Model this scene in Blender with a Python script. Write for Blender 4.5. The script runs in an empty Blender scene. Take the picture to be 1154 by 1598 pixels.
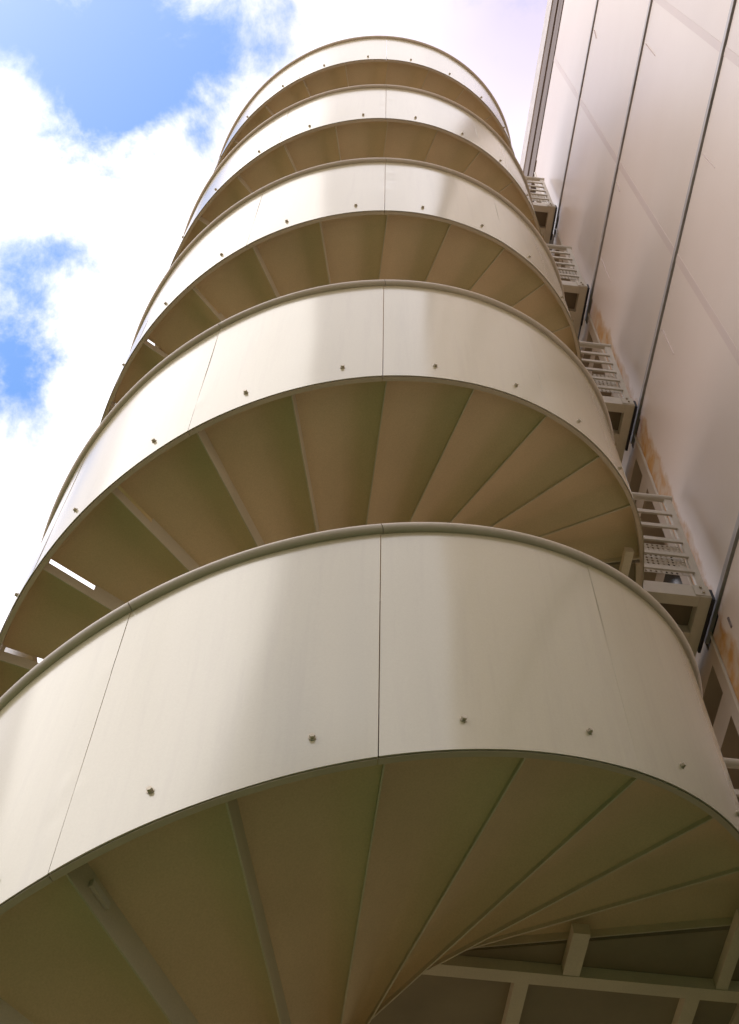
import bpy, math, random
from mathutils import Vector, Matrix
random.seed(7)
R_ = math.radians
S = bpy.context.scene
COL = S.collection

# ------------------------------------------------------------------ camera
CAM_POS = Vector((0.0, -4.3095, 1.6))
YAW, PITCH, ROLL, FPX = 0.02505, 1.07066, 0.02797, 2056.57
Fv = Vector((math.cos(PITCH)*math.sin(YAW), math.cos(PITCH)*math.cos(YAW), math.sin(PITCH)))
Rv = Vector((math.cos(YAW), -math.sin(YAW), 0)); Uv = Rv.cross(Fv)
R2 = Rv*math.cos(ROLL) + Uv*math.sin(ROLL); U2 = -Rv*math.sin(ROLL) + Uv*math.cos(ROLL)
cd = bpy.data.cameras.new('camera'); cam = bpy.data.objects.new('camera', cd); COL.objects.link(cam)
cd.sensor_fit = 'VERTICAL'; cd.sensor_height = 36.0; cd.lens = 36.0*FPX/1598.0
cd.clip_start = 0.05; cd.clip_end = 5000
cam.matrix_world = Matrix(((R2.x, U2.x, -Fv.x, CAM_POS.x), (R2.y, U2.y, -Fv.y, CAM_POS.y),
                           (R2.z, U2.z, -Fv.z, CAM_POS.z), (0, 0, 0, 1)))
S.camera = cam

# ------------------------------------------------------------------ exposure, sun, sky
S.view_settings.view_transform = 'Standard'; S.view_settings.look = 'None'
S.view_settings.exposure = 0.0; S.view_settings.gamma = 1.0
SUN_AZ, SUN_EL = R_(243), R_(58)            # azimuth measured from +Y towards +X
sdir = Vector((math.sin(SUN_AZ)*math.cos(SUN_EL), math.cos(SUN_AZ)*math.cos(SUN_EL), math.sin(SUN_EL)))
sl = bpy.data.lights.new('sun', 'SUN'); sl.energy = 0.5; sl.angle = R_(42); sl.color = (1.0, 0.95, 0.88)
so = bpy.data.objects.new('sun', sl); COL.objects.link(so)
so.rotation_euler = (-sdir).to_track_quat('-Z', 'Y').to_euler(); so.location = (0, 0, 60)

W = bpy.data.worlds.new('World'); S.world = W; W.use_nodes = True
nt = W.node_tree; nt.nodes.clear()
def N(t, **kw):
    n = nt.nodes.new(t)
    for k, v in kw.items(): setattr(n, k, v)
    return n
def L(a, b): nt.links.new(a, b)
def M_(op, a, b=None, c=None, clamp=False):
    n = N('ShaderNodeMath', operation=op, use_clamp=clamp)
    for i, v in enumerate((a, b, c)):
        if v is None: continue
        if isinstance(v, (int, float)): n.inputs[i].default_value = v
        else: L(v, n.inputs[i])
    return n.outputs[0]
out = N('ShaderNodeOutputWorld'); bg = N('ShaderNodeBackground'); bgc = N('ShaderNodeBackground')
sky = N('ShaderNodeTexSky'); sky.sky_type = 'NISHITA'; sky.sun_disc = False
sky.sun_elevation = SUN_EL; sky.sun_rotation = SUN_AZ
bg.inputs[1].default_value = 0.15
hs = N('ShaderNodeHueSaturation'); hs.inputs['Saturation'].default_value = 1.35; hs.inputs['Value'].default_value = 1.9
L(sky.outputs[0], hs.inputs['Color']); L(hs.outputs[0], bg.inputs[0])
tc = N('ShaderNodeTexCoord')
# clouds: an overcast deck broken by a few blue openings, laid out by direction in the sky
def noise(scale, det, rough, dist=0.0, off=(0, 0, 0)):
    mp = N('ShaderNodeMapping'); mp.inputs['Location'].default_value = off
    L(tc.outputs['Generated'], mp.inputs['Vector'])
    n = N('ShaderNodeTexNoise'); n.inputs['Scale'].default_value = scale
    n.inputs['Detail'].default_value = det; n.inputs['Roughness'].default_value = rough
    n.inputs['Distortion'].default_value = dist
    L(mp.outputs[0], n.inputs['Vector']); return n.outputs['Fac']
n1 = noise(14.0, 12.0, 0.66, 0.3); n2 = noise(2.2, 5.0, 0.5, 0.2, (3.1, 1.7, 0.4))
def px_dir(x, y):
    d = Fv + R2*((x-577)/FPX) + U2*(-(y-799)/FPX); return d.normalized()
holes = [  # pixel centre (as a sky direction), angular radius, strength
    ((110, 60), 0.055, 1.05), ((190, 160), 0.034, 0.95), ((60, 20), 0.05, 0.6), ((230, 60), 0.04, 0.7), ((150, 215), 0.026, 0.5),
    ((340, 60), 0.05, 0.85), ((290, 150), 0.035, 0.55), ((330, 220), 0.028, 0.45), ((400, 30), 0.03, 0.4),
    ((50, 440), 0.034, 0.7), ((50, 510), 0.032, 0.72), ((42, 575), 0.032, 0.7), ((25, 650), 0.032, 0.68), ((115, 400), 0.022, 0.55),
    ((-250, 300), 0.10, 0.7), ((-420, 800), 0.12, 0.8), ((760, -350), 0.12, 0.35)]
wn = N('ShaderNodeTexNoise'); wn.inputs['Scale'].default_value = 9.0; wn.inputs['Detail'].default_value = 6.0; wn.inputs['Roughness'].default_value = 0.6
L(tc.outputs['Generated'], wn.inputs['Vector'])
w1 = N('ShaderNodeVectorMath', operation='SUBTRACT'); L(wn.outputs['Color'], w1.inputs[0]); w1.inputs[1].default_value = (.5, .5, .5)
w2_ = N('ShaderNodeVectorMath', operation='SCALE'); L(w1.outputs[0], w2_.inputs[0]); w2_.inputs['Scale'].default_value = 0.13
w3 = N('ShaderNodeVectorMath', operation='ADD'); L(w2_.outputs[0], w3.inputs[0]); L(tc.outputs['Generated'], w3.inputs[1])
acc = None
for (p, rad, st) in holes:
    d = px_dir(*p)
    vd = N('ShaderNodeVectorMath', operation='DISTANCE'); L(w3.outputs[0], vd.inputs[0]); vd.inputs[1].default_value = d
    q = M_('DIVIDE', vd.outputs['Value'], rad); q = M_('MULTIPLY', q, q); q = M_('MULTIPLY', q, -0.8)
    g = M_('MULTIPLY', M_('EXPONENT', q), st)
    acc = g if acc is None else M_('ADD', acc, g)
# wide openings of blue low on the left, and behind the viewer
for d, rad, st in ((Vector((-0.9, -0.5, 0.5)).normalized(), 0.42, 0.65), (Vector((-0.12, -0.75, 0.72)).normalized(), 0.20, 0.75)):
    vd = N('ShaderNodeVectorMath', operation='DISTANCE'); L(tc.outputs['Generated'], vd.inputs[0]); vd.inputs[1].default_value = d
    q = M_('DIVIDE', vd.outputs['Value'], rad); q = M_('MULTIPLY', q, q); q = M_('MULTIPLY', q, -0.8)
    acc = M_('ADD', acc, M_('MULTIPLY', M_('EXPONENT', q), st))
nn = M_('MULTIPLY', M_('SUBTRACT', n1, 0.5), 2.3)
m = M_('ADD', acc, nn)
mr = N('ShaderNodeMapRange', interpolation_type='SMOOTHSTEP'); mr.inputs['From Min'].default_value = 0.08; mr.inputs['From Max'].default_value = 1.45
L(m, mr.inputs['Value'])
hole = mr.outputs[0]
cr = N('ShaderNodeMapRange'); cr.inputs['From Min'].default_value = 0.35; cr.inputs['From Max'].default_value = 0.65
cr.inputs['To Min'].default_value = 1.25; cr.inputs['To Max'].default_value = 1.9
L(n2, cr.inputs['Value'])
# the cloud deck glows round the veiled sun
vd = N('ShaderNodeVectorMath', operation='DISTANCE'); L(tc.outputs['Generated'], vd.inputs[0]); vd.inputs[1].default_value = sdir
q = M_('DIVIDE', vd.outputs['Value'], 0.5); q = M_('MULTIPLY', M_('MULTIPLY', q, q), -1.0)
glow = M_('MULTIPLY', M_('EXPONENT', q), 0.35)
vd = N('ShaderNodeVectorMath', operation='DISTANCE'); L(tc.outputs['Generated'], vd.inputs[0]); vd.inputs[1].default_value = px_dir(860, -20)
q = M_('DIVIDE', vd.outputs['Value'], 0.13); q = M_('MULTIPLY', M_('MULTIPLY', q, q), -1.0)
cm = N('ShaderNodeMix', data_type='RGBA'); L(M_('EXPONENT', q), cm.inputs[0])
cm.inputs[6].default_value = (1.0, 0.945, 0.98, 1); cm.inputs[7].default_value = (0.56, 0.50, 0.66, 1)
L(cm.outputs[2], bgc.inputs[0])
L(M_('ADD', cr.outputs[0], glow), bgc.inputs[1])
mx = N('ShaderNodeMixShader'); L(hole, mx.inputs[0]); L(bgc.outputs[0], mx.inputs[1]); L(bg.outputs[0], mx.inputs[2])
L(mx.outputs[0], out.inputs[0])

# ------------------------------------------------------------------ helpers
class MB:
    def __init__(s): s.v = []; s.f = []; s.sm = []
    def quad(s, a, b, c, d, sm=False):
        i = len(s.v); s.v += [tuple(a), tuple(b), tuple(c), tuple(d)]; s.f.append((i, i+1, i+2, i+3)); s.sm.append(sm)
    def poly(s, pts, sm=False):
        i = len(s.v); s.v += [tuple(p) for p in pts]; s.f.append(tuple(range(i, i+len(pts)))); s.sm.append(sm)
    def grid(s, rows, sm=True, close=False):
        i = len(s.v); n = len(rows[0])
        for r in rows: s.v += [tuple(p) for p in r]
        for a in range(len(rows)-1):
            for b in range(n if close else n-1):
                c = (b+1) % n
                s.f.append((i+a*n+b, i+a*n+c, i+(a+1)*n+c, i+(a+1)*n+b)); s.sm.append(sm)
    def box(s, x0, x1, y0, y1, z0, z1):
        p = [(x, y, z) for z in (z0, z1) for y in (y0, y1) for x in (x0, x1)]
        i = len(s.v); s.v += p
        for f in ((0, 2, 3, 1), (4, 5, 7, 6), (0, 1, 5, 4), (2, 6, 7, 3), (0, 4, 6, 2), (1, 3, 7, 5)):
            s.f.append(tuple(i+k for k in f)); s.sm.append(False)
    def hexa(s, bot, top):
        n = len(bot); s.poly(list(reversed(bot))); s.poly(top)
        for a in range(n):
            b = (a+1) % n; s.quad(bot[a], bot[b], top[b], top[a])
    def tube(s, pts, r, n=12, caps=True):
        rows = []
        for i, p in enumerate(pts):
            p = Vector(p); a = Vector(pts[max(i-1, 0)]); b = Vector(pts[min(i+1, len(pts)-1)])
            t = (b-a).normalized(); u = t.cross(Vector((0, 0, 1)))
            if u.length < 1e-4: u = Vector((1, 0, 0))
            u.normalize(); w = u.cross(t)
            rows.append([tuple(p+u*r*math.cos(2*math.pi*k/n)+w*r*math.sin(2*math.pi*k/n)) for k in range(n)])
        s.grid(rows, True, True)
        if caps: s.poly(list(reversed(rows[0]))); s.poly(rows[-1])
    def build(s, name, mat, parent=None):
        me = bpy.data.meshes.new(name); me.from_pydata(s.v, [], s.f)
        me.polygons.foreach_set('use_smooth', s.sm); me.update()
        me.materials.append(mat)
        o = bpy.data.objects.new(name, me); COL.objects.link(o)
        if parent: o.parent = parent
        return o
def tag(o, label=None, cat=None, group=None, kind=None):
    if label: o['label'] = label
    if cat: o['category'] = cat
    if group: o['group'] = group
    if kind: o['kind'] = kind
    return o
def empty(name, loc=(0, 0, 0), rz=0):
    o = bpy.data.objects.new(name, None); COL.objects.link(o); o.location = loc; o.rotation_euler = (0, 0, rz); return o

def material(name, base, rough=0.5, var=0.0, vscale=2.0, bump=0.0, bscale=30.0, wav=0.0, wscale=1.5, dark=None, stretch=(1, 1, 1), fine=0.0, extra=None, coat=0.0, metallic=0.0, spec=0.5):
    m = bpy.data.materials.new(name); m.use_nodes = True
    t = m.node_tree; b = t.nodes['Principled BSDF']
    b.inputs['Roughness'].default_value = rough; b.inputs['Metallic'].default_value = metallic
    b.inputs['Coat Weight'].default_value = coat; b.inputs['Coat Roughness'].default_value = 0.12
    b.inputs['Specular IOR Level'].default_value = spec
    if name == 'cream_gloss_paint': b.inputs['IOR'].default_value = 1.62
    c = t.nodes.new('ShaderNodeTexCoord'); mp = t.nodes.new('ShaderNodeMapping'); mp.inputs['Scale'].default_value = stretch
    t.links.new(c.outputs['Object'], mp.inputs['Vector'])
    def nz(scale, det=5, rg=0.55):
        n = t.nodes.new('ShaderNodeTexNoise'); n.inputs['Scale'].default_value = scale; n.inputs['Detail'].default_value = det
        n.inputs['Roughness'].default_value = rg; t.links.new(mp.outputs[0], n.inputs['Vector']); return n.outputs['Fac']
    def mrange(v, a, bb, lo, hi):
        n = t.nodes.new('ShaderNodeMapRange'); n.inputs[1].default_value = a; n.inputs[2].default_value = bb
        n.inputs[3].default_value = lo; n.inputs[4].default_value = hi; t.links.new(v, n.inputs[0]); return n.outputs[0]
    mix = t.nodes.new('ShaderNodeMix'); mix.data_type = 'RGBA'
    mix.inputs[6].default_value = (*base, 1)
    mix.inputs[7].default_value = (*(dark or tuple(x*0.75 for x in base)), 1)
    t.links.new(mrange(nz(vscale), 0.35, 0.75, 0, var), mix.inputs[0])
    colour = mix.outputs[2]
    if fine:
        m2 = t.nodes.new('ShaderNodeMix'); m2.data_type = 'RGBA'; m2.blend_type = 'MULTIPLY'; m2.inputs[0].default_value = 1
        t.links.new(colour, m2.inputs[6])
        v = mrange(nz(140, 2, 0.7), 0.3, 0.7, 1-fine, 1.0)
        cc = t.nodes.new('ShaderNodeCombineColor')
        for k in range(3): t.links.new(v, cc.inputs[k])
        t.links.new(cc.outputs[0], m2.inputs[7]); colour = m2.outputs[2]
    if extra: colour = extra(t, c, colour)
    t.links.new(colour, b.inputs['Base Color'])
    last = None
    for amt, sc, dist in ((wav, wscale, 0.05), (bump, bscale, 0.003)):
        if amt:
            bp = t.nodes.new('ShaderNodeBump'); bp.inputs['Strength'].default_value = amt; bp.inputs['Distance'].default_value = dist
            t.links.new(nz(sc, 2 if dist > .01 else 4), bp.inputs['Height'])
            if last: t.links.new(last, bp.inputs['Normal'])
            last = bp.outputs[0]
    if last: t.links.new(last, b.inputs['Normal'])
    return m

MT = {}
def grime(t, c, colour):      # faint rain streaks running down the sheet
    mp = t.nodes.new('ShaderNodeMapping'); mp.inputs['Scale'].default_value = (9, 9, .55); t.links.new(c.outputs['Object'], mp.inputs['Vector'])
    n = t.nodes.new('ShaderNodeTexNoise'); n.inputs['Scale'].default_value = 1.6; n.inputs['Detail'].default_value = 7; n.inputs['Roughness'].default_value = 0.65
    t.links.new(mp.outputs[0], n.inputs['Vector'])
    r = t.nodes.new('ShaderNodeMapRange'); r.inputs[1].default_value = .5; r.inputs[2].default_value = .8; r.inputs[3].default_value = 0; r.inputs[4].default_value = .35
    t.links.new(n.outputs['Fac'], r.inputs[0])
    m = t.nodes.new('ShaderNodeMix'); m.data_type = 'RGBA'; t.links.new(r.outputs[0], m.inputs[0]); t.links.new(colour, m.inputs[6])
    m.inputs[7].default_value = (0.36, 0.31, 0.21, 1); return m.outputs[2]
MT['panel'] = material('cream_gloss_paint', (0.495, 0.437, 0.275), rough=0.17, var=0.5, vscale=0.9, bump=0.03, bscale=60, extra=grime, fine=0.05, dark=(0.46, 0.405, 0.25), spec=1.0)
MT['trim'] = material('cream_trim_paint', (0.54, 0.45, 0.32), rough=0.4, var=0.4, vscale=3, bump=0.08, bscale=80, fine=0.06)
MT['rail'] = material('handrail_paint', (0.52, 0.445, 0.33), rough=0.36, var=0.5, vscale=5, bump=0.05, bscale=80)
MT['tread'] = material('tan_underside_paint', (0.70, 0.545, 0.325), rough=0.6, var=0.5, vscale=1.7, bump=0.15, bscale=50, fine=0.12, dark=(0.50, 0.39, 0.22))
MT['beam'] = material('beam_paint', (0.62, 0.54, 0.38), rough=0.5, var=0.5, vscale=4, bump=0.12, bscale=50, fine=0.1)
MT['steel'] = material('railing_paint', (0.60, 0.54, 0.44), rough=0.35, var=0.5, vscale=6, bump=0.1, bscale=60, fine=0.05)
MT['bolt'] = material('bolt_zinc', (0.52, 0.45, 0.33), rough=0.4, var=0.5, vscale=20, metallic=0.3)
MT['black'] = material('gap_black', (0.012, 0.012, 0.018), rough=0.6, var=0.3, vscale=10)  # plain black for the wall joints and the painted bridge-end gap shade
MT['dark'] = material('dark_glass', (0.03, 0.035, 0.04), rough=0.12)
MT['flash'] = material('grey_flashing', (0.52, 0.49, 0.50), rough=0.45, var=0.8, vscale=6, dark=(0.22, 0.20, 0.20), stretch=(1, .4, 3))
MT['coplight'] = material('pale_coping', (0.66, 0.62, 0.60), rough=0.5, var=0.8, vscale=7, dark=(0.40, 0.36, 0.34))
MT['copdark'] = material('weathered_fascia', (0.24, 0.19, 0.17), rough=0.7, var=1.0, vscale=3, dark=(0.09, 0.07, 0.06), stretch=(1, .25, 6))
MT['door'] = material('door_paint', (0.42, 0.34, 0.25), rough=0.5, var=0.5, vscale=3)
MT['plaster'] = material('recess_plaster', (0.34, 0.27, 0.20), rough=0.8, var=0.7, vscale=2)
MT['deck'] = material('shaded_deck_underside', (0.20, 0.15, 0.10), rough=0.8, var=0.8, vscale=5)  # occlusion of the recessed deck is put into this dark brown
MT['landing'] = material('shaded_landing_underside', (0.27, 0.22, 0.13), rough=0.7, var=0.8, vscale=3, bump=.15, bscale=50, dark=(0.18, 0.145, 0.085))  # recess shade between the beams is put into this darker colour
MT['plinth'] = material('low_bounce_plinth', (0.06, 0.11, 0.05), rough=0.8, var=0.8, vscale=2)  # unseen lower rows, invented dark green to cut bounce light
MT['slab'] = material('low_bounce_slabs', (0.06, 0.10, 0.05), rough=0.9, var=0.8, vscale=2)  # unseen strip, coloured dark green to weaken the light it bounces
MT['roof'] = material('roof_felt', (0.12, 0.12, 0.12), rough=0.9, var=0.6, vscale=1)

def rust(t, c, colour):       # rust-stained, flaking edge of the cladding next to the doors
    sp = t.nodes.new('ShaderNodeSeparateXYZ'); t.links.new(c.outputs['Object'], sp.inputs[0])
    def math_(op, a, b):
        n = t.nodes.new('ShaderNodeMath'); n.operation = op
        for i, v in enumerate((a, b)):
            if isinstance(v, (int, float)): n.inputs[i].default_value = v
            else: t.links.new(v, n.inputs[i])
        return n.outputs[0]
    ns = t.nodes.new('ShaderNodeTexNoise'); ns.inputs['Scale'].default_value = 4.5; ns.inputs['Detail'].default_value = 6; ns.inputs['Roughness'].default_value = 0.65
    t.links.new(c.outputs['Object'], ns.inputs['Vector'])
    y = math_('ADD', sp.outputs[1], math_('MULTIPLY', math_('SUBTRACT', ns.outputs['Fac'], 0.5), 0.34))
    mr = t.nodes.new('ShaderNodeMapRange'); mr.inputs[1].default_value = 0.035; mr.inputs[2].default_value = 0.085; t.links.new(y, mr.inputs[0])
    mz = t.nodes.new('ShaderNodeMapRange'); mz.inputs[1].default_value = 14.6; mz.inputs[2].default_value = 13.6; t.links.new(sp.outputs[2], mz.inputs[0])
    mx = t.nodes.new('ShaderNodeMix'); mx.data_type = 'RGBA'
    t.links.new(math_('MULTIPLY', mr.outputs[0], mz.outputs[0]), mx.inputs[0]); t.links.new(colour, mx.inputs[6])
    n3 = t.nodes.new('ShaderNodeTexNoise'); n3.inputs['Scale'].default_value = 9; n3.inputs['Detail'].default_value = 5
    t.links.new(c.outputs['Object'], n3.inputs['Vector'])
    rp = t.nodes.new('ShaderNodeValToRGB'); rp.color_ramp.elements[0].position = 0.35; rp.color_ramp.elements[1].position = 0.62
    rp.color_ramp.elements[0].color = (0.52, 0.26, 0.06, 1); rp.color_ramp.elements[1].color = (0.60, 0.47, 0.34, 1)
    t.links.new(n3.outputs['Fac'], rp.inputs[0]); t.links.new(rp.outputs[0], mx.inputs[7])
    return mx.outputs[2]
MT['clad'] = material('white_cladding', (0.76, 0.665, 0.60), rough=0.38, var=0.9, vscale=0.55, dark=(0.69, 0.59, 0.52), bump=0.08, bscale=25, wav=0.12, wscale=0.9, fine=0.05, extra=rust)
MT['batten'] = material('joint_tape', (0.63, 0.53, 0.49), rough=0.42, var=0.8, vscale=2.5, dark=(0.66, 0.55, 0.49))
MT['grass'] = material('lawn_green', (0.022, 0.098, 0.018), rough=0.9, var=1.0, vscale=0.6, dark=(0.016, 0.075, 0.014), bump=0.6, bscale=9)
MT['paving'] = material('concrete_paving', (0.56, 0.39, 0.26), rough=0.85, var=0.8, vscale=1.2, bump=0.3, bscale=20)

# ------------------------------------------------------------------ ground
mb = MB(); mb.quad((-900, -900, 0), (900, -900, 0), (900, 900, 0), (-900, 900, 0)); tag(mb.build('ground', MT['paving']), kind='structure')
mb = MB(); mb.poly([(15*math.cos(a*math.pi/24), -1+15*math.sin(a*math.pi/24), .004) for a in range(48)]); tag(mb.build('lawn', MT['grass']), kind='structure')  # unseen lawn disc, sized and coloured for its green bounce light
mb = MB(); mb.quad((1.0, -12, .008), (2.2, -12, .008), (2.2, 9, .008), (1.0, 9, .008)); tag(mb.build('pavement', MT['slab']), kind='structure')

# ------------------------------------------------------------------ the spiral staircase
R0 = 1.8; Z0 = 4.644; P = 2.9144; SL = 4.2006; HB = 1.3806
TH_A, TH_B = 80.0-P/SL*360.0, 80.0         # sloping part of every turn (degrees)
TH_S = 3.48; DSEG = 30.0
def zb(k, th):                              # underside of the stringer
    th = min(max(th, TH_A), TH_B + 0)
    return Z0 + P*k + SL*th/360.0
def cyl(r, th, z): a = R_(th); return (r*math.sin(a), -r*math.cos(a), z)
def arc(a, b, step=2.0):
    n = max(1, int(math.ceil((b-a)/step))); return [a+(b-a)*i/n for i in range(n+1)]

stair = empty('spiral_staircase')
tag(stair, 'tall cream spiral staircase tower wrapped in curved painted metal parapets', 'staircase')

def shell(mb, k, a, b, r0, r1, dz0, dz1, clampz=0.02):
    ths = arc(a, b)
    def zz(t, d): return max(clampz, zb(k, t)+d)
    o0 = [cyl(r1, t, zz(t, dz0)) for t in ths]; o1 = [cyl(r1, t, zz(t, dz1)) for t in ths]
    i0 = [cyl(r0, t, zz(t, dz0)) for t in ths]; i1 = [cyl(r0, t, zz(t, dz1)) for t in ths]
    mb.grid([o0, o1]); mb.grid([i1, i0]); mb.grid([i0, o0]); mb.grid([o1, i1])
    mb.quad(i0[0], o0[0], o1[0], i1[0]); mb.quad(o0[-1], i0[-1], i1[-1], o1[-1])

DENTS = {2: [(4.6, 1.02, .7, .05, .004), (5.0, .80, .9, .03, -.003), (3.9, .55, .8, .06, .003), (2.6, .9, .6, .05, .002)],
         0: [(-27.6, .42, .5, .05, .004), (-28.2, .26, .5, .035, -.003), (-25.6, .34, .6, .03, .003), (-27.0, 1.0, .7, .05, .002)],
         3: [(4.8, .85, .8, .05, .003), (2.4, .5, .6, .05, -.003)], 1: [(-26.0, .3, .5, .05, .003)]}
def panel_sheet(mb, k, a, b):               # thin rolled sheet: faint buckling, a few dents by the joints
    ths = arc(a, b, 0.75); NZ = 40
    ph = [random.uniform(0, 6.28) for _ in range(6)]
    lo, hi = 0.004, HB-0.018
    rows = []
    for q in range(NZ+1):
        v = q/NZ; dz = lo+(hi-lo)*v; r = []
        for t in ths:
            u = (t-a)/(b-a)
            d = .0011*math.sin(5.0*u*1.3+ph[0]+v*1.2)*math.sin(3.0*v+ph[1]) + .0006*math.sin(11*u+ph[2]-2*v)*math.sin(5*v+ph[3])
            d += .0007*math.exp(-min(u, 1-u)*14)*math.sin(9*v+ph[4])
            for (dt, dv, st, sv, am) in DENTS.get(k, ()):
                if abs(t-dt) < 4*st: d += am*math.exp(-((t-dt)/st)**2-((dz-dv)/sv)**2)
            r.append(cyl(R0+d, t, max(.02, zb(k, t)+dz)))
        rows.append(r)
    mb.grid(rows)
    def rw(rr, dz): return [cyl(rr, t, max(.02, zb(k, t)+dz)) for t in ths]
    i0, i1 = rw(R0-.004, lo), rw(R0-.004, hi)
    mb.grid([i1, i0]); mb.grid([i0, rows[0]]); mb.grid([rows[-1], i1])
    mb.quad(i0[0], rows[0][0], rows[-1][0], i1[0]); mb.quad(rows[0][-1], i0[-1], i1[-1], rows[-1][-1])

def bolt(mb, k, th, dz):
    a = R_(th); nrm = Vector((math.sin(a), -math.cos(a), 0)); tg = Vector((math.cos(a), math.sin(a), 0)); up = Vector((0, 0, 1))
    c = Vector(cyl(R0, th, zb(k, th)+dz))
    for rr, d0, d1, n in ((0.0125, 0.0, 0.003, 14), (0.0095, 0.003, 0.014, 6)):
        r_0 = [c+nrm*d0+(tg*math.cos(2*math.pi*i/n)+up*math.sin(2*math.pi*i/n))*rr for i in range(n)]
        r_1 = [p+nrm*(d1-d0) for p in r_0]
        for i in range(n): mb.quad(r_0[i], r_0[(i+1) % n], r_1[(i+1) % n], r_1[i])
        mb.poly(r_1)

GAP = math.degrees(0.0017/R0)
BAD = 0.0825*1.8
for k in range(-1, 5):
    segs = []
    m0 = -6
    while TH_S+DSEG*m0 < 87:
        a = TH_S+DSEG*m0; b = a+DSEG; m0 += 1
        a = max(a, TH_A-64.5) ; b = min(b, 87.0)
        if b-a < 1: continue
        segs.append((a, b, {0: 1.0, -1: .75}.get(m0-1, .05), {0: 1.0, -1: .75}.get(m0, .05)))
    for (a, b, ga, gb) in segs:
        if zb(k, b)+HB < 0.4: continue
        # where the previous landing opens towards its bridge there is no parapet: (-273 .. -235)
        mb = MB(); panel_sheet(mb, k, a+GAP*ga, b-GAP*gb)
        pn = mb.build('parapet_panel', MT['panel'], stair)
        if zb(k, b) > 0.2:
            mb = MB(); shell(mb, k, a+GAP*ga, b-GAP*gb, R0-0.029, R0-0.0065, 0.0, 0.25); mb.build('stringer', MT['trim'], pn)
        mb = MB(); ths = arc(a+GAP*.8*ga, b-GAP*.8*gb)
        mb.tube([cyl(R0+0.005, t, zb(k, t)+HB-0.012) for t in ths], 0.0235, 16); mb.build('handrail', MT['rail'], pn)
        if a > -125:
            for t in (TH_S-6.37+15*i for i in range(-10, 8)):
                if a < t < b and zb(k, t) > 0.1:
                    mb = MB(); bolt(mb, k, t, BAD); mb.build('bolt', MT['bolt'], pn)

# treads and risers
RISE = P/17.0; J0 = 4.8; LIP = 0.06
def lipz(k, j): return Z0 + P*k + SL*J0/360.0 + 0.012 + RISE*j
RIN, ROUT = 0.07, R0-0.030
def radial_plate(mb, th, z0, z1, r0, r1, t=0.006):
    a = R_(th); tg = Vector((math.cos(a), math.sin(a), 0))*t*0.5
    A = Vector(cyl(r0, th, 0)); B = Vector(cyl(r1, th, 0))
    bot = [A-tg, B-tg, B+tg, A+tg]
    mb.hexa([(p.x, p.y, z0) for p in bot], [(p.x, p.y, z1) for p in bot])
for k in range(-1, 5):
    for j in range(-11, 6):
        U = lipz(k, j)+LIP+RISE
        if U < 0.12: continue
        th0 = J0+15.0*j
        par = stair
        LB = lipz(k, j)
        def fr(t): return min(1, max(0, (t-th0)/15.0))
        def zu(t):                                             # the pan's lower sheet rises, then curls down to the next riser
            f = fr(t); z = LB+.115+(RISE+.058-.115)*min(1, f/.62)
            if f > .55: z -= .046*((f-.55)/.45)**1.6
            return z
        ZT = LB+RISE+.066
        if j < 5:
            mb = MB(); ths = arc(th0-0.66, th0+14.33, 1.5)
            mb.grid([[cyl(RIN+(ROUT-RIN)*(1-q/8), t, zu(t)) for t in ths] for q in range(9)], sm=True)
            mb.grid([[cyl(RIN, t, ZT) for t in ths], [cyl(ROUT, t, ZT) for t in ths]], sm=False)
            mb.grid([[cyl(ROUT, t, ZT) for t in ths], [cyl(ROUT, t, zu(t)) for t in ths]], sm=False)
            mb.grid([[cyl(RIN, t, zu(t)) for t in ths], [cyl(RIN, t, ZT) for t in ths]], sm=False)
            for t in (ths[0], ths[-1]):
                mb.quad(cyl(RIN, t, zu(t)), cyl(ROUT, t, zu(t)), cyl(ROUT, t, ZT), cyl(RIN, t, ZT))
            par = mb.build('tread', MT['tread'], stair)
        mb = MB(); lz = max(0.01, LB)
        if j == 5: lz = LB-.02
        ta = th0-0.55
        radial_plate(mb, ta, lz, LB+.070, RIN, ROUT)
        slot = k <= 2 and j <= -3
        radial_plate(mb, ta, LB+.070, LB+.118, RIN, 1.50 if slot else 1.752)
        radial_plate(mb, ta, LB+.070, LB+.118, 1.752, ROUT)
        mb.build('riser', MT['beam'], par)
        if k == 0 and j == -2:                                 # fixing clip on the riser, near the rim
            a2 = R_(ta); tg = Vector((math.cos(a2), math.sin(a2), 0)); rd = Vector((math.sin(a2), -math.cos(a2), 0))
            c = Vector(cyl(1.60, ta, 0))+tg*0.008
            mb = MB(); q = [c-rd*.05-tg*.004, c+rd*.05-tg*.004, c+rd*.05+tg*.010, c-rd*.05+tg*.010]
            mb.hexa([(p.x, p.y, LB+.05) for p in q], [(p.x, p.y, LB+.075) for p in q]); mb.build('clip', MT['steel'], par)

# wall frame: X = away from the tower (into the building), Y = along the wall, Z = up
WANG = R_(3.7); WO = Vector((1.26*1.8, -0.0206*1.8, 0))
nx, ny = math.cos(WANG), math.sin(WANG)
def w2(n, s, z): return (WO.x+nx*n-ny*s, WO.y+ny*n+nx*s, z)
WN = WO.x*nx+WO.y*ny                       # distance of the wall frame's origin along n from the axis
def rot(n, s): return (nx*n-ny*s, ny*n+nx*s)   # staircase-centred coords, n from the axis
def beam(mb, n0, n1, s0, s1, z0, z1):
    q = [rot(n0, s0), rot(n1, s0), rot(n1, s1), rot(n0, s1)]
    mb.hexa([(x, y, z0) for x, y in q], [(x, y, z1) for x, y in q])

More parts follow.
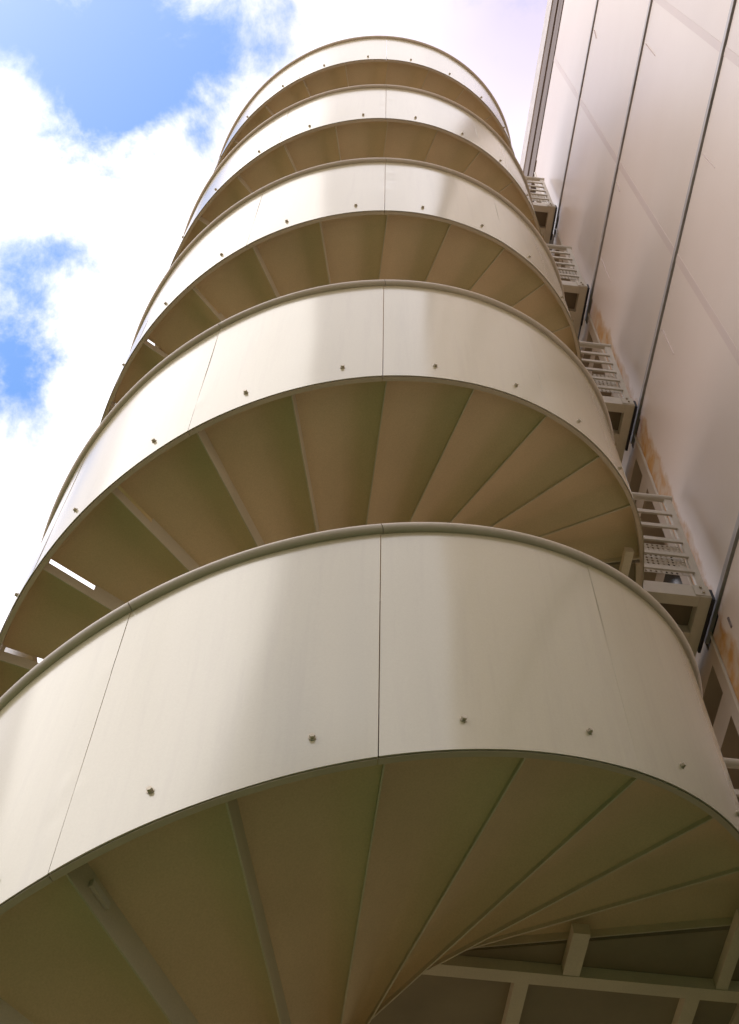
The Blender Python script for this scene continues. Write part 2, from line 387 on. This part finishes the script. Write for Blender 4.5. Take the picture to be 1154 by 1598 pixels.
def landlev(k): return lipz(k, 5)          # lowest face of landing steel
BS = WO.y*nx - WO.x*ny                     # s of wall origin in the staircase-centred frame
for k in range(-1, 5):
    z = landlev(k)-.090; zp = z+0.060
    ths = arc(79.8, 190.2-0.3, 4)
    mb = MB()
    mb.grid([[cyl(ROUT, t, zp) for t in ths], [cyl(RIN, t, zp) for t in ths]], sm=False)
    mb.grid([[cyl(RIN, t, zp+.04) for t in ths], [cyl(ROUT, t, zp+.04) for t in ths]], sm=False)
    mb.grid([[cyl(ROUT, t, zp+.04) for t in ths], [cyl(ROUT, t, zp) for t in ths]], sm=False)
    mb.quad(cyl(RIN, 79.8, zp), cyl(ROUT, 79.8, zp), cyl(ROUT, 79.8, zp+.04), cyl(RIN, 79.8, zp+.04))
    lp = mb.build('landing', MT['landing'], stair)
    def ring(n): return math.sqrt(max(0, ROUT**2-n**2))
    def B_(n0, n1, s0, s1, d=0.0):
        mb = MB(); beam(mb, n0, n1, s0, s1, z+d, zp-0.002); mb.build('beam', MT['beam'], lp)
    B_(0.09, 1.755, -.112, -.045)              # joist across the landing, in line with the bridge
    B_(0.955, 1.025, -.355, -.114, .002)
    B_(1.60, 1.65, -.52, -.114, .003)
    B_(0.765, 0.825, -.043, 1.52, .002)
    B_(1.49, 1.55, -.043, 0.86, .002)
    B_(0.0, 0.066, -.043, 1.72, .002)
    B_(0.827, 1.488, 0.80, 0.86, .003)
    mb = MB(); a_, b_ = 79.8, 190; shell(mb, k, a_, b_, ROUT-.03, ROUT-.001, -0.06, 0.17); mb.build('rim_beam', MT['trim'], lp)
    if k < 4: pass
# parapet round the back of the topmost landing
for a, b in ((124, 153.48), (153.48, 190)):
    mb = MB(); shell(mb, 4, a+GAP, b-GAP, R0-.003, R0, .004, HB-.018); pn = mb.build('parapet_panel', MT['panel'], stair)
    mb = MB(); shell(mb, 4, a+GAP, b-GAP, R0-.036, R0-.005, 0, .25); mb.build('stringer', MT['trim'], pn)
    mb = MB(); mb.tube([cyl(R0+.005, t, zb(4, t)+HB-.012) for t in arc(a+GAP, b-GAP)], .0235, 16); mb.build('handrail', MT['rail'], pn)
# end posts where the parapet opens on to the bridges
for k in range(-1, 5):
    for t in (87.0, 124.0):
        mb = MB(); radial_plate(mb, t, zb(k, 80)-.0, zb(k, 80)+HB-.03, R0-.075, R0-.038, .05); mb.build('end_post', MT['steel'], stair)
# newel
mb = MB(); mb.tube([(0, 0, 0.0), (0, 0, landlev(4)+1.3)], 0.075, 24); mb.build('newel', MT['trim'], stair)

# ------------------------------------------------------------------ bridges
def make_bridge():
    e = empty('footbridge')
    z = 0.0; zp = 0.13
    n0, n1 = R0+.032-WN, -0.028          # local: X from the rim to the wall
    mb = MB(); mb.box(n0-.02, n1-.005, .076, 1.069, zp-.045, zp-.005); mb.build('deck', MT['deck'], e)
    mb = MB()
    for (y0, y1, d) in ((0, .075, 0), (.27, .362, 0.0), (.50, .59, 0), (.80, .87, 0), (1.07, 1.145, 0)):
        mb.box(n0-.02, n1-.073, y0+.0, y1, d, zp if y0 < 0.01 or y0 > .9 else zp-.046)
    mb.box(n1-.072, n1, -.002, 1.147, -.003, zp+.002)
    mb.build('beam', MT['steel'], e)
    mb = MB(); mb.box(n0-.01, n1-.06, .364, .498, .035, .05); mb.build('soffit_plate', MT['tread'], e)
    mb = MB(); mb.box(n1+.003, n1+.020, .0, .40, -.02, .10); mb.build('gap_shade', MT['black'], e)  # black slab stands in for the shaded gap between bridge and wall
    # near railing with five bars, and the far one
    for ys, nm in ((.014, 'railing'), (1.12, 'railing')):
        mb = MB(); mb.box(n1-.062, n1-.012, ys-.012, ys+.012, zp+.002, 1.31); po = mb.build(nm, MT['steel'], e)
        mb = MB(); mb.tube([(n0-.06, ys-.002, 1.31), (n1-.002, ys-.002, 1.31)], .026, 14); mb.build('top_rail', MT['steel'], po)
        for zz in (1.055, .865, .672, .487, .295):
            mb = MB(); mb.box(n0-.04, n1-.052, ys-.028, ys-.013, zz-.02, zz+.02); mb.build('bar', MT['steel'], po)
        mb = MB(); mb.box(n1-.10, n1-.004, ys-.022, ys-.0145, .01, .125); mb.build('fixing_plate', MT['steel'], po)
        for bz, bx in ((.04, -.045), (.095, -.055)):
            mb = MB(); mb.tube([(n1+bx, ys-.023, bz), (n1+bx, ys-.034, bz)], .010, 6); mb.build('bolt', MT['bolt'], po)
        # perforated infill sheet behind the lower bars
        mb = MB(); c = 0.034; xa = n0-.04; nxc = int((n1-.06-xa)/c); zc = int(.40/c)
        y = ys+.014
        for i in range(nxc):
            for q in range(zc):
                x = xa+i*c; zz = .29+q*c; h = c/2; r = c*.36
                O_ = [(x, y, zz), (x+c, y, zz), (x+c, y, zz+c), (x, y, zz+c)]
                o2 = (q % 2)*0.0
                I_ = [(x+h+o2, y, zz+h-r), (x+h+r+o2, y, zz+h), (x+h+o2, y, zz+h+r), (x+h-r+o2, y, zz+h)]
                i0 = len(mb.v); mb.v += O_+I_
                for a, b, c1 in ((0, 1, 4), (1, 5, 4), (1, 2, 5), (2, 6, 5), (2, 3, 6), (3, 7, 6), (3, 0, 7), (0, 4, 7)):
                    mb.f.append((i0+a, i0+b, i0+c1)); mb.sm.append(False)
        pf = mb.build('perforated_sheet', MT['steel'], po)
        md = pf.modifiers.new('thickness', 'SOLIDIFY'); md.thickness = 0.003
    return e
def copy_tree(o, parent=None):
    c = o.copy(); COL.objects.link(c)
    if parent: c.parent = parent
    for ch in list(o.children): copy_tree(ch, c)
    return c
bl = ['small footbridge at the bottom right, only its upper rail in view',
      'largest fully visible footbridge with barred railing, lowest dark recess under its deck',
      'second full footbridge up, between the largest one and the two small ones above it',
      'third full footbridge up, just below the topmost one, barred railing against the wall',
      'topmost and smallest footbridge, just below the end of the wall coping']
proto = make_bridge()
for k in range(5):
    o = proto if k == 0 else copy_tree(proto)
    o.location = w2(0, 0, 5.615+P*k); o.rotation_euler = (0, 0, WANG)
    tag(o, bl[k], 'footbridge', 'footbridges between the staircase and the wall')

# ------------------------------------------------------------------ the building
bd = empty('building', (WO.x, WO.y, 0), WANG)
tag(bd, 'tall building with pale panelled wall and dark horizontal joints on the right', 'building')
NW = 0.036
rows = [0.0, 2.64, 5.56, 8.56, 11.49, 14.38, 17.36, 20.10]
cols = [0.11, -1.25, -2.78, -4.31, -5.84]
TOPZ = 21.72
mb = MB(); mb.box(NW+.05, NW+9, -5.80, .395, 0, TOPZ-.41); mb.build('wall_core', MT['plaster'], bd)
mb = MB(); mb.box(NW+.30, NW+9, .397, 1.6, 0, TOPZ-.41); mb.build('recess_wall', MT['plaster'], bd)
mb = MB(); mb.box(NW, NW+9, 1.602, 12, 0, TOPZ-.41); mb.build('far_wall', MT['door'], bd)
mb = MB(); mb.box(NW+.0, NW+9.05, -5.87, 12.05, TOPZ-.4, TOPZ-.16); mb.build('roof', MT['roof'], bd)
for i in range(len(rows)-1):
    for j in range(len(cols)-1):
        z0_, z1_ = rows[i]+.095, rows[i+1]; z1_ -= .022
        if i == 0: z0_ = 0.02
        y1_, y0_ = cols[j]-.0015, cols[j+1]+.0015
        mb = MB()
        # a sheet fixed along its edges that bellies very slightly outwards, with rolled edges
        nu, nv = 14, 22; rows_g = []
        for a in range(nv+1):
            v = a/nv; r = []
            for b in range(nu+1):
                u = b/nu
                bel = 0.012*(math.sin(math.pi*u)**.7)*(math.sin(math.pi*v)**.7)
                r.append((NW-bel, y0_+(y1_-y0_)*u, z0_+(z1_-z0_)*v))
            rows_g.append(r)
        mb.grid(rows_g)
        mb.quad((NW, y0_, z0_), (NW+.03, y0_, z0_), (NW+.03, y1_, z0_), (NW, y1_, z0_))
        mb.quad((NW, y1_, z1_), (NW+.03, y1_, z1_), (NW+.03, y0_, z1_), (NW, y0_, z1_))
        mb.quad((NW, y1_, z0_), (NW+.03, y1_, z0_), (NW+.03, y1_, z1_), (NW, y1_, z1_))
        mb.quad((NW, y0_, z1_), (NW+.03, y0_, z1_), (NW+.03, y0_, z0_), (NW, y0_, z0_))
        cp = mb.build('cladding_panel', MT['clad'] if i > 1 else MT['plinth'], bd)
    # vertical joint strips
    for y in cols[1:-1]:
        mb = MB(); w = .032
        mb.box(NW-.003, NW+.02, y-w, y+w, rows[i]+.097, rows[i+1]-.024); mb.build('joint_strip', MT['batten'], bd)
for i in range(1, len(rows)-1):
    z = rows[i]
    mb = MB(); mb.box(NW+.012, NW+.05, -5.80, .37, z-.040, z+.003); mb.build('joint_gap', MT['black'], bd)
    mb = MB(); mb.box(NW-.014, NW+.012, -5.86, .36, z+.004, z+.064); mb.box(NW-.004, NW+.012, -5.86, .36, z+.065, z+.092)
    mb.build('flashing', MT['flash'], bd)
mb = MB(); mb.box(-.46, NW-.012, 1.17, 1.30, 0, 20.0); mb.build('pier', MT['door'], bd)
# fine scratches and a drain slot in the sheets
for (sa, za, sb, zb_) in ((-.695, 11.36, -.689, 10.87), (-.345, 14.26, -.33, 13.6), (-2.38, 14.26, -2.363, 13.74), (-2.063, 11.37, -2.066, 10.97), (-2.05, 17.22, -2.0, 16.98), (-1.098, 14.26, -1.07, 14.06)):
    mb = MB(); w = .002
    mb.hexa([(NW-.014, sa-w, za), (NW+.01, sa-w, za), (NW+.01, sa+w, za), (NW-.014, sa+w, za)][::-1],
            [(NW-.014, sb-w, zb_), (NW+.01, sb-w, zb_), (NW+.01, sb+w, zb_), (NW-.014, sb+w, zb_)][::-1])
    mb.build('seam', MT['batten'], bd)
mb = MB(); mb.tube([(NW-.003, .012, 8.235), (NW-.003, .010, 8.33)], .009, 10); mb.build('drain_slot', MT['copdark'], bd)
# coping and weathered fascia
mb = MB()
for (z0_, z1_, pr, mt) in ((20.10, 20.50, .010, 'copdark'), (20.51, 20.62, -.004, 'copdark'), (20.63, 21.06, .016, 'copdark')):
    mb.box(NW-pr, NW+.05, -5.88, 12.0, z0_, z1_)
mb.build('fascia', MT['copdark'], bd)
mb = MB(); mb.box(NW-.03, NW+.5, -5.95, 12.1, 21.07, TOPZ-.15); mb.build('coping', MT['coplight'], bd)
# door jamb beside the cladding: stained strip, bright pipe, grey strip
for i in range(0, len(rows)-1):
    mb = MB(); mb.box(NW+.006, NW+.05, .113, .268, rows[i]+.07, rows[i+1]-.04); mb.build('jamb_trim', MT['clad'], bd)
    mb = MB(); mb.box(NW+.004, NW+.05, .292, .394, rows[i]+.07, rows[i+1]-.04); mb.build('jamb_trim', MT['door'], bd)
mb = MB(); mb.tube([(NW+.004, .28, 0.1), (NW+.004, .28, 20.05)], .011, 10); mb.build('conduit', MT['steel'], bd)
for k in range(-1, 5):
    zf = 5.615+P*k+.12
    mb = MB(); mb.box(NW+.245, NW+.298, .47, 1.40, zf+.02, zf+2.1); dr = mb.build('door', MT['door'], bd)
    mb = MB(); mb.box(NW+.235, NW+.244, .52, 1.34, zf+1.35, zf+1.85); mb.build('window', MT['dark'], dr)
    mb = MB(); mb.box(NW+.01, NW+.299, .397, 1.598, zf-.25, zf+.0); mb.build('floor_edge', MT['door'], bd); mb = MB(); mb.box(NW+.03, NW+.299, .397, 1.598, zf+2.2, zf+2.42); mb.build('lintel', MT['door'], bd)

# ------------------------------------------------------------------ the building across the yard (behind the viewer, mirrored in the glossy parapets)
MT['render'] = material('ochre_render', (0.22, 0.17, 0.11), rough=0.85, var=0.8, vscale=0.7)
ob = empty('building', (-2.1, -12.5, 0))
tag(ob, 'building across the yard, seen only as a dim reflection in the lowest parapet', 'building')
mb = MB(); mb.box(-3.9, 3.9, -8, 0, 0, 16.4); mb.build('wall', MT['render'], ob)
mb = MB(); mb.box(-4.05, 4.05, -8.1, .12, 16.41, 16.8); mb.build('roof', MT['roof'], ob)
for fl in range(5):
    for x in (-2.7, -0.65, 1.4):
        mb = MB(); mb.box(x-.05, x+1.35, .003, .05, 1.0+3.15*fl, 2.6+3.15*fl); w_ = mb.build('window', MT['trim'], ob)
        mb = MB(); mb.box(x, x+1.3, .052, .06, 1.05+3.15*fl, 2.55+3.15*fl); mb.build('pane', MT['dark'], w_)
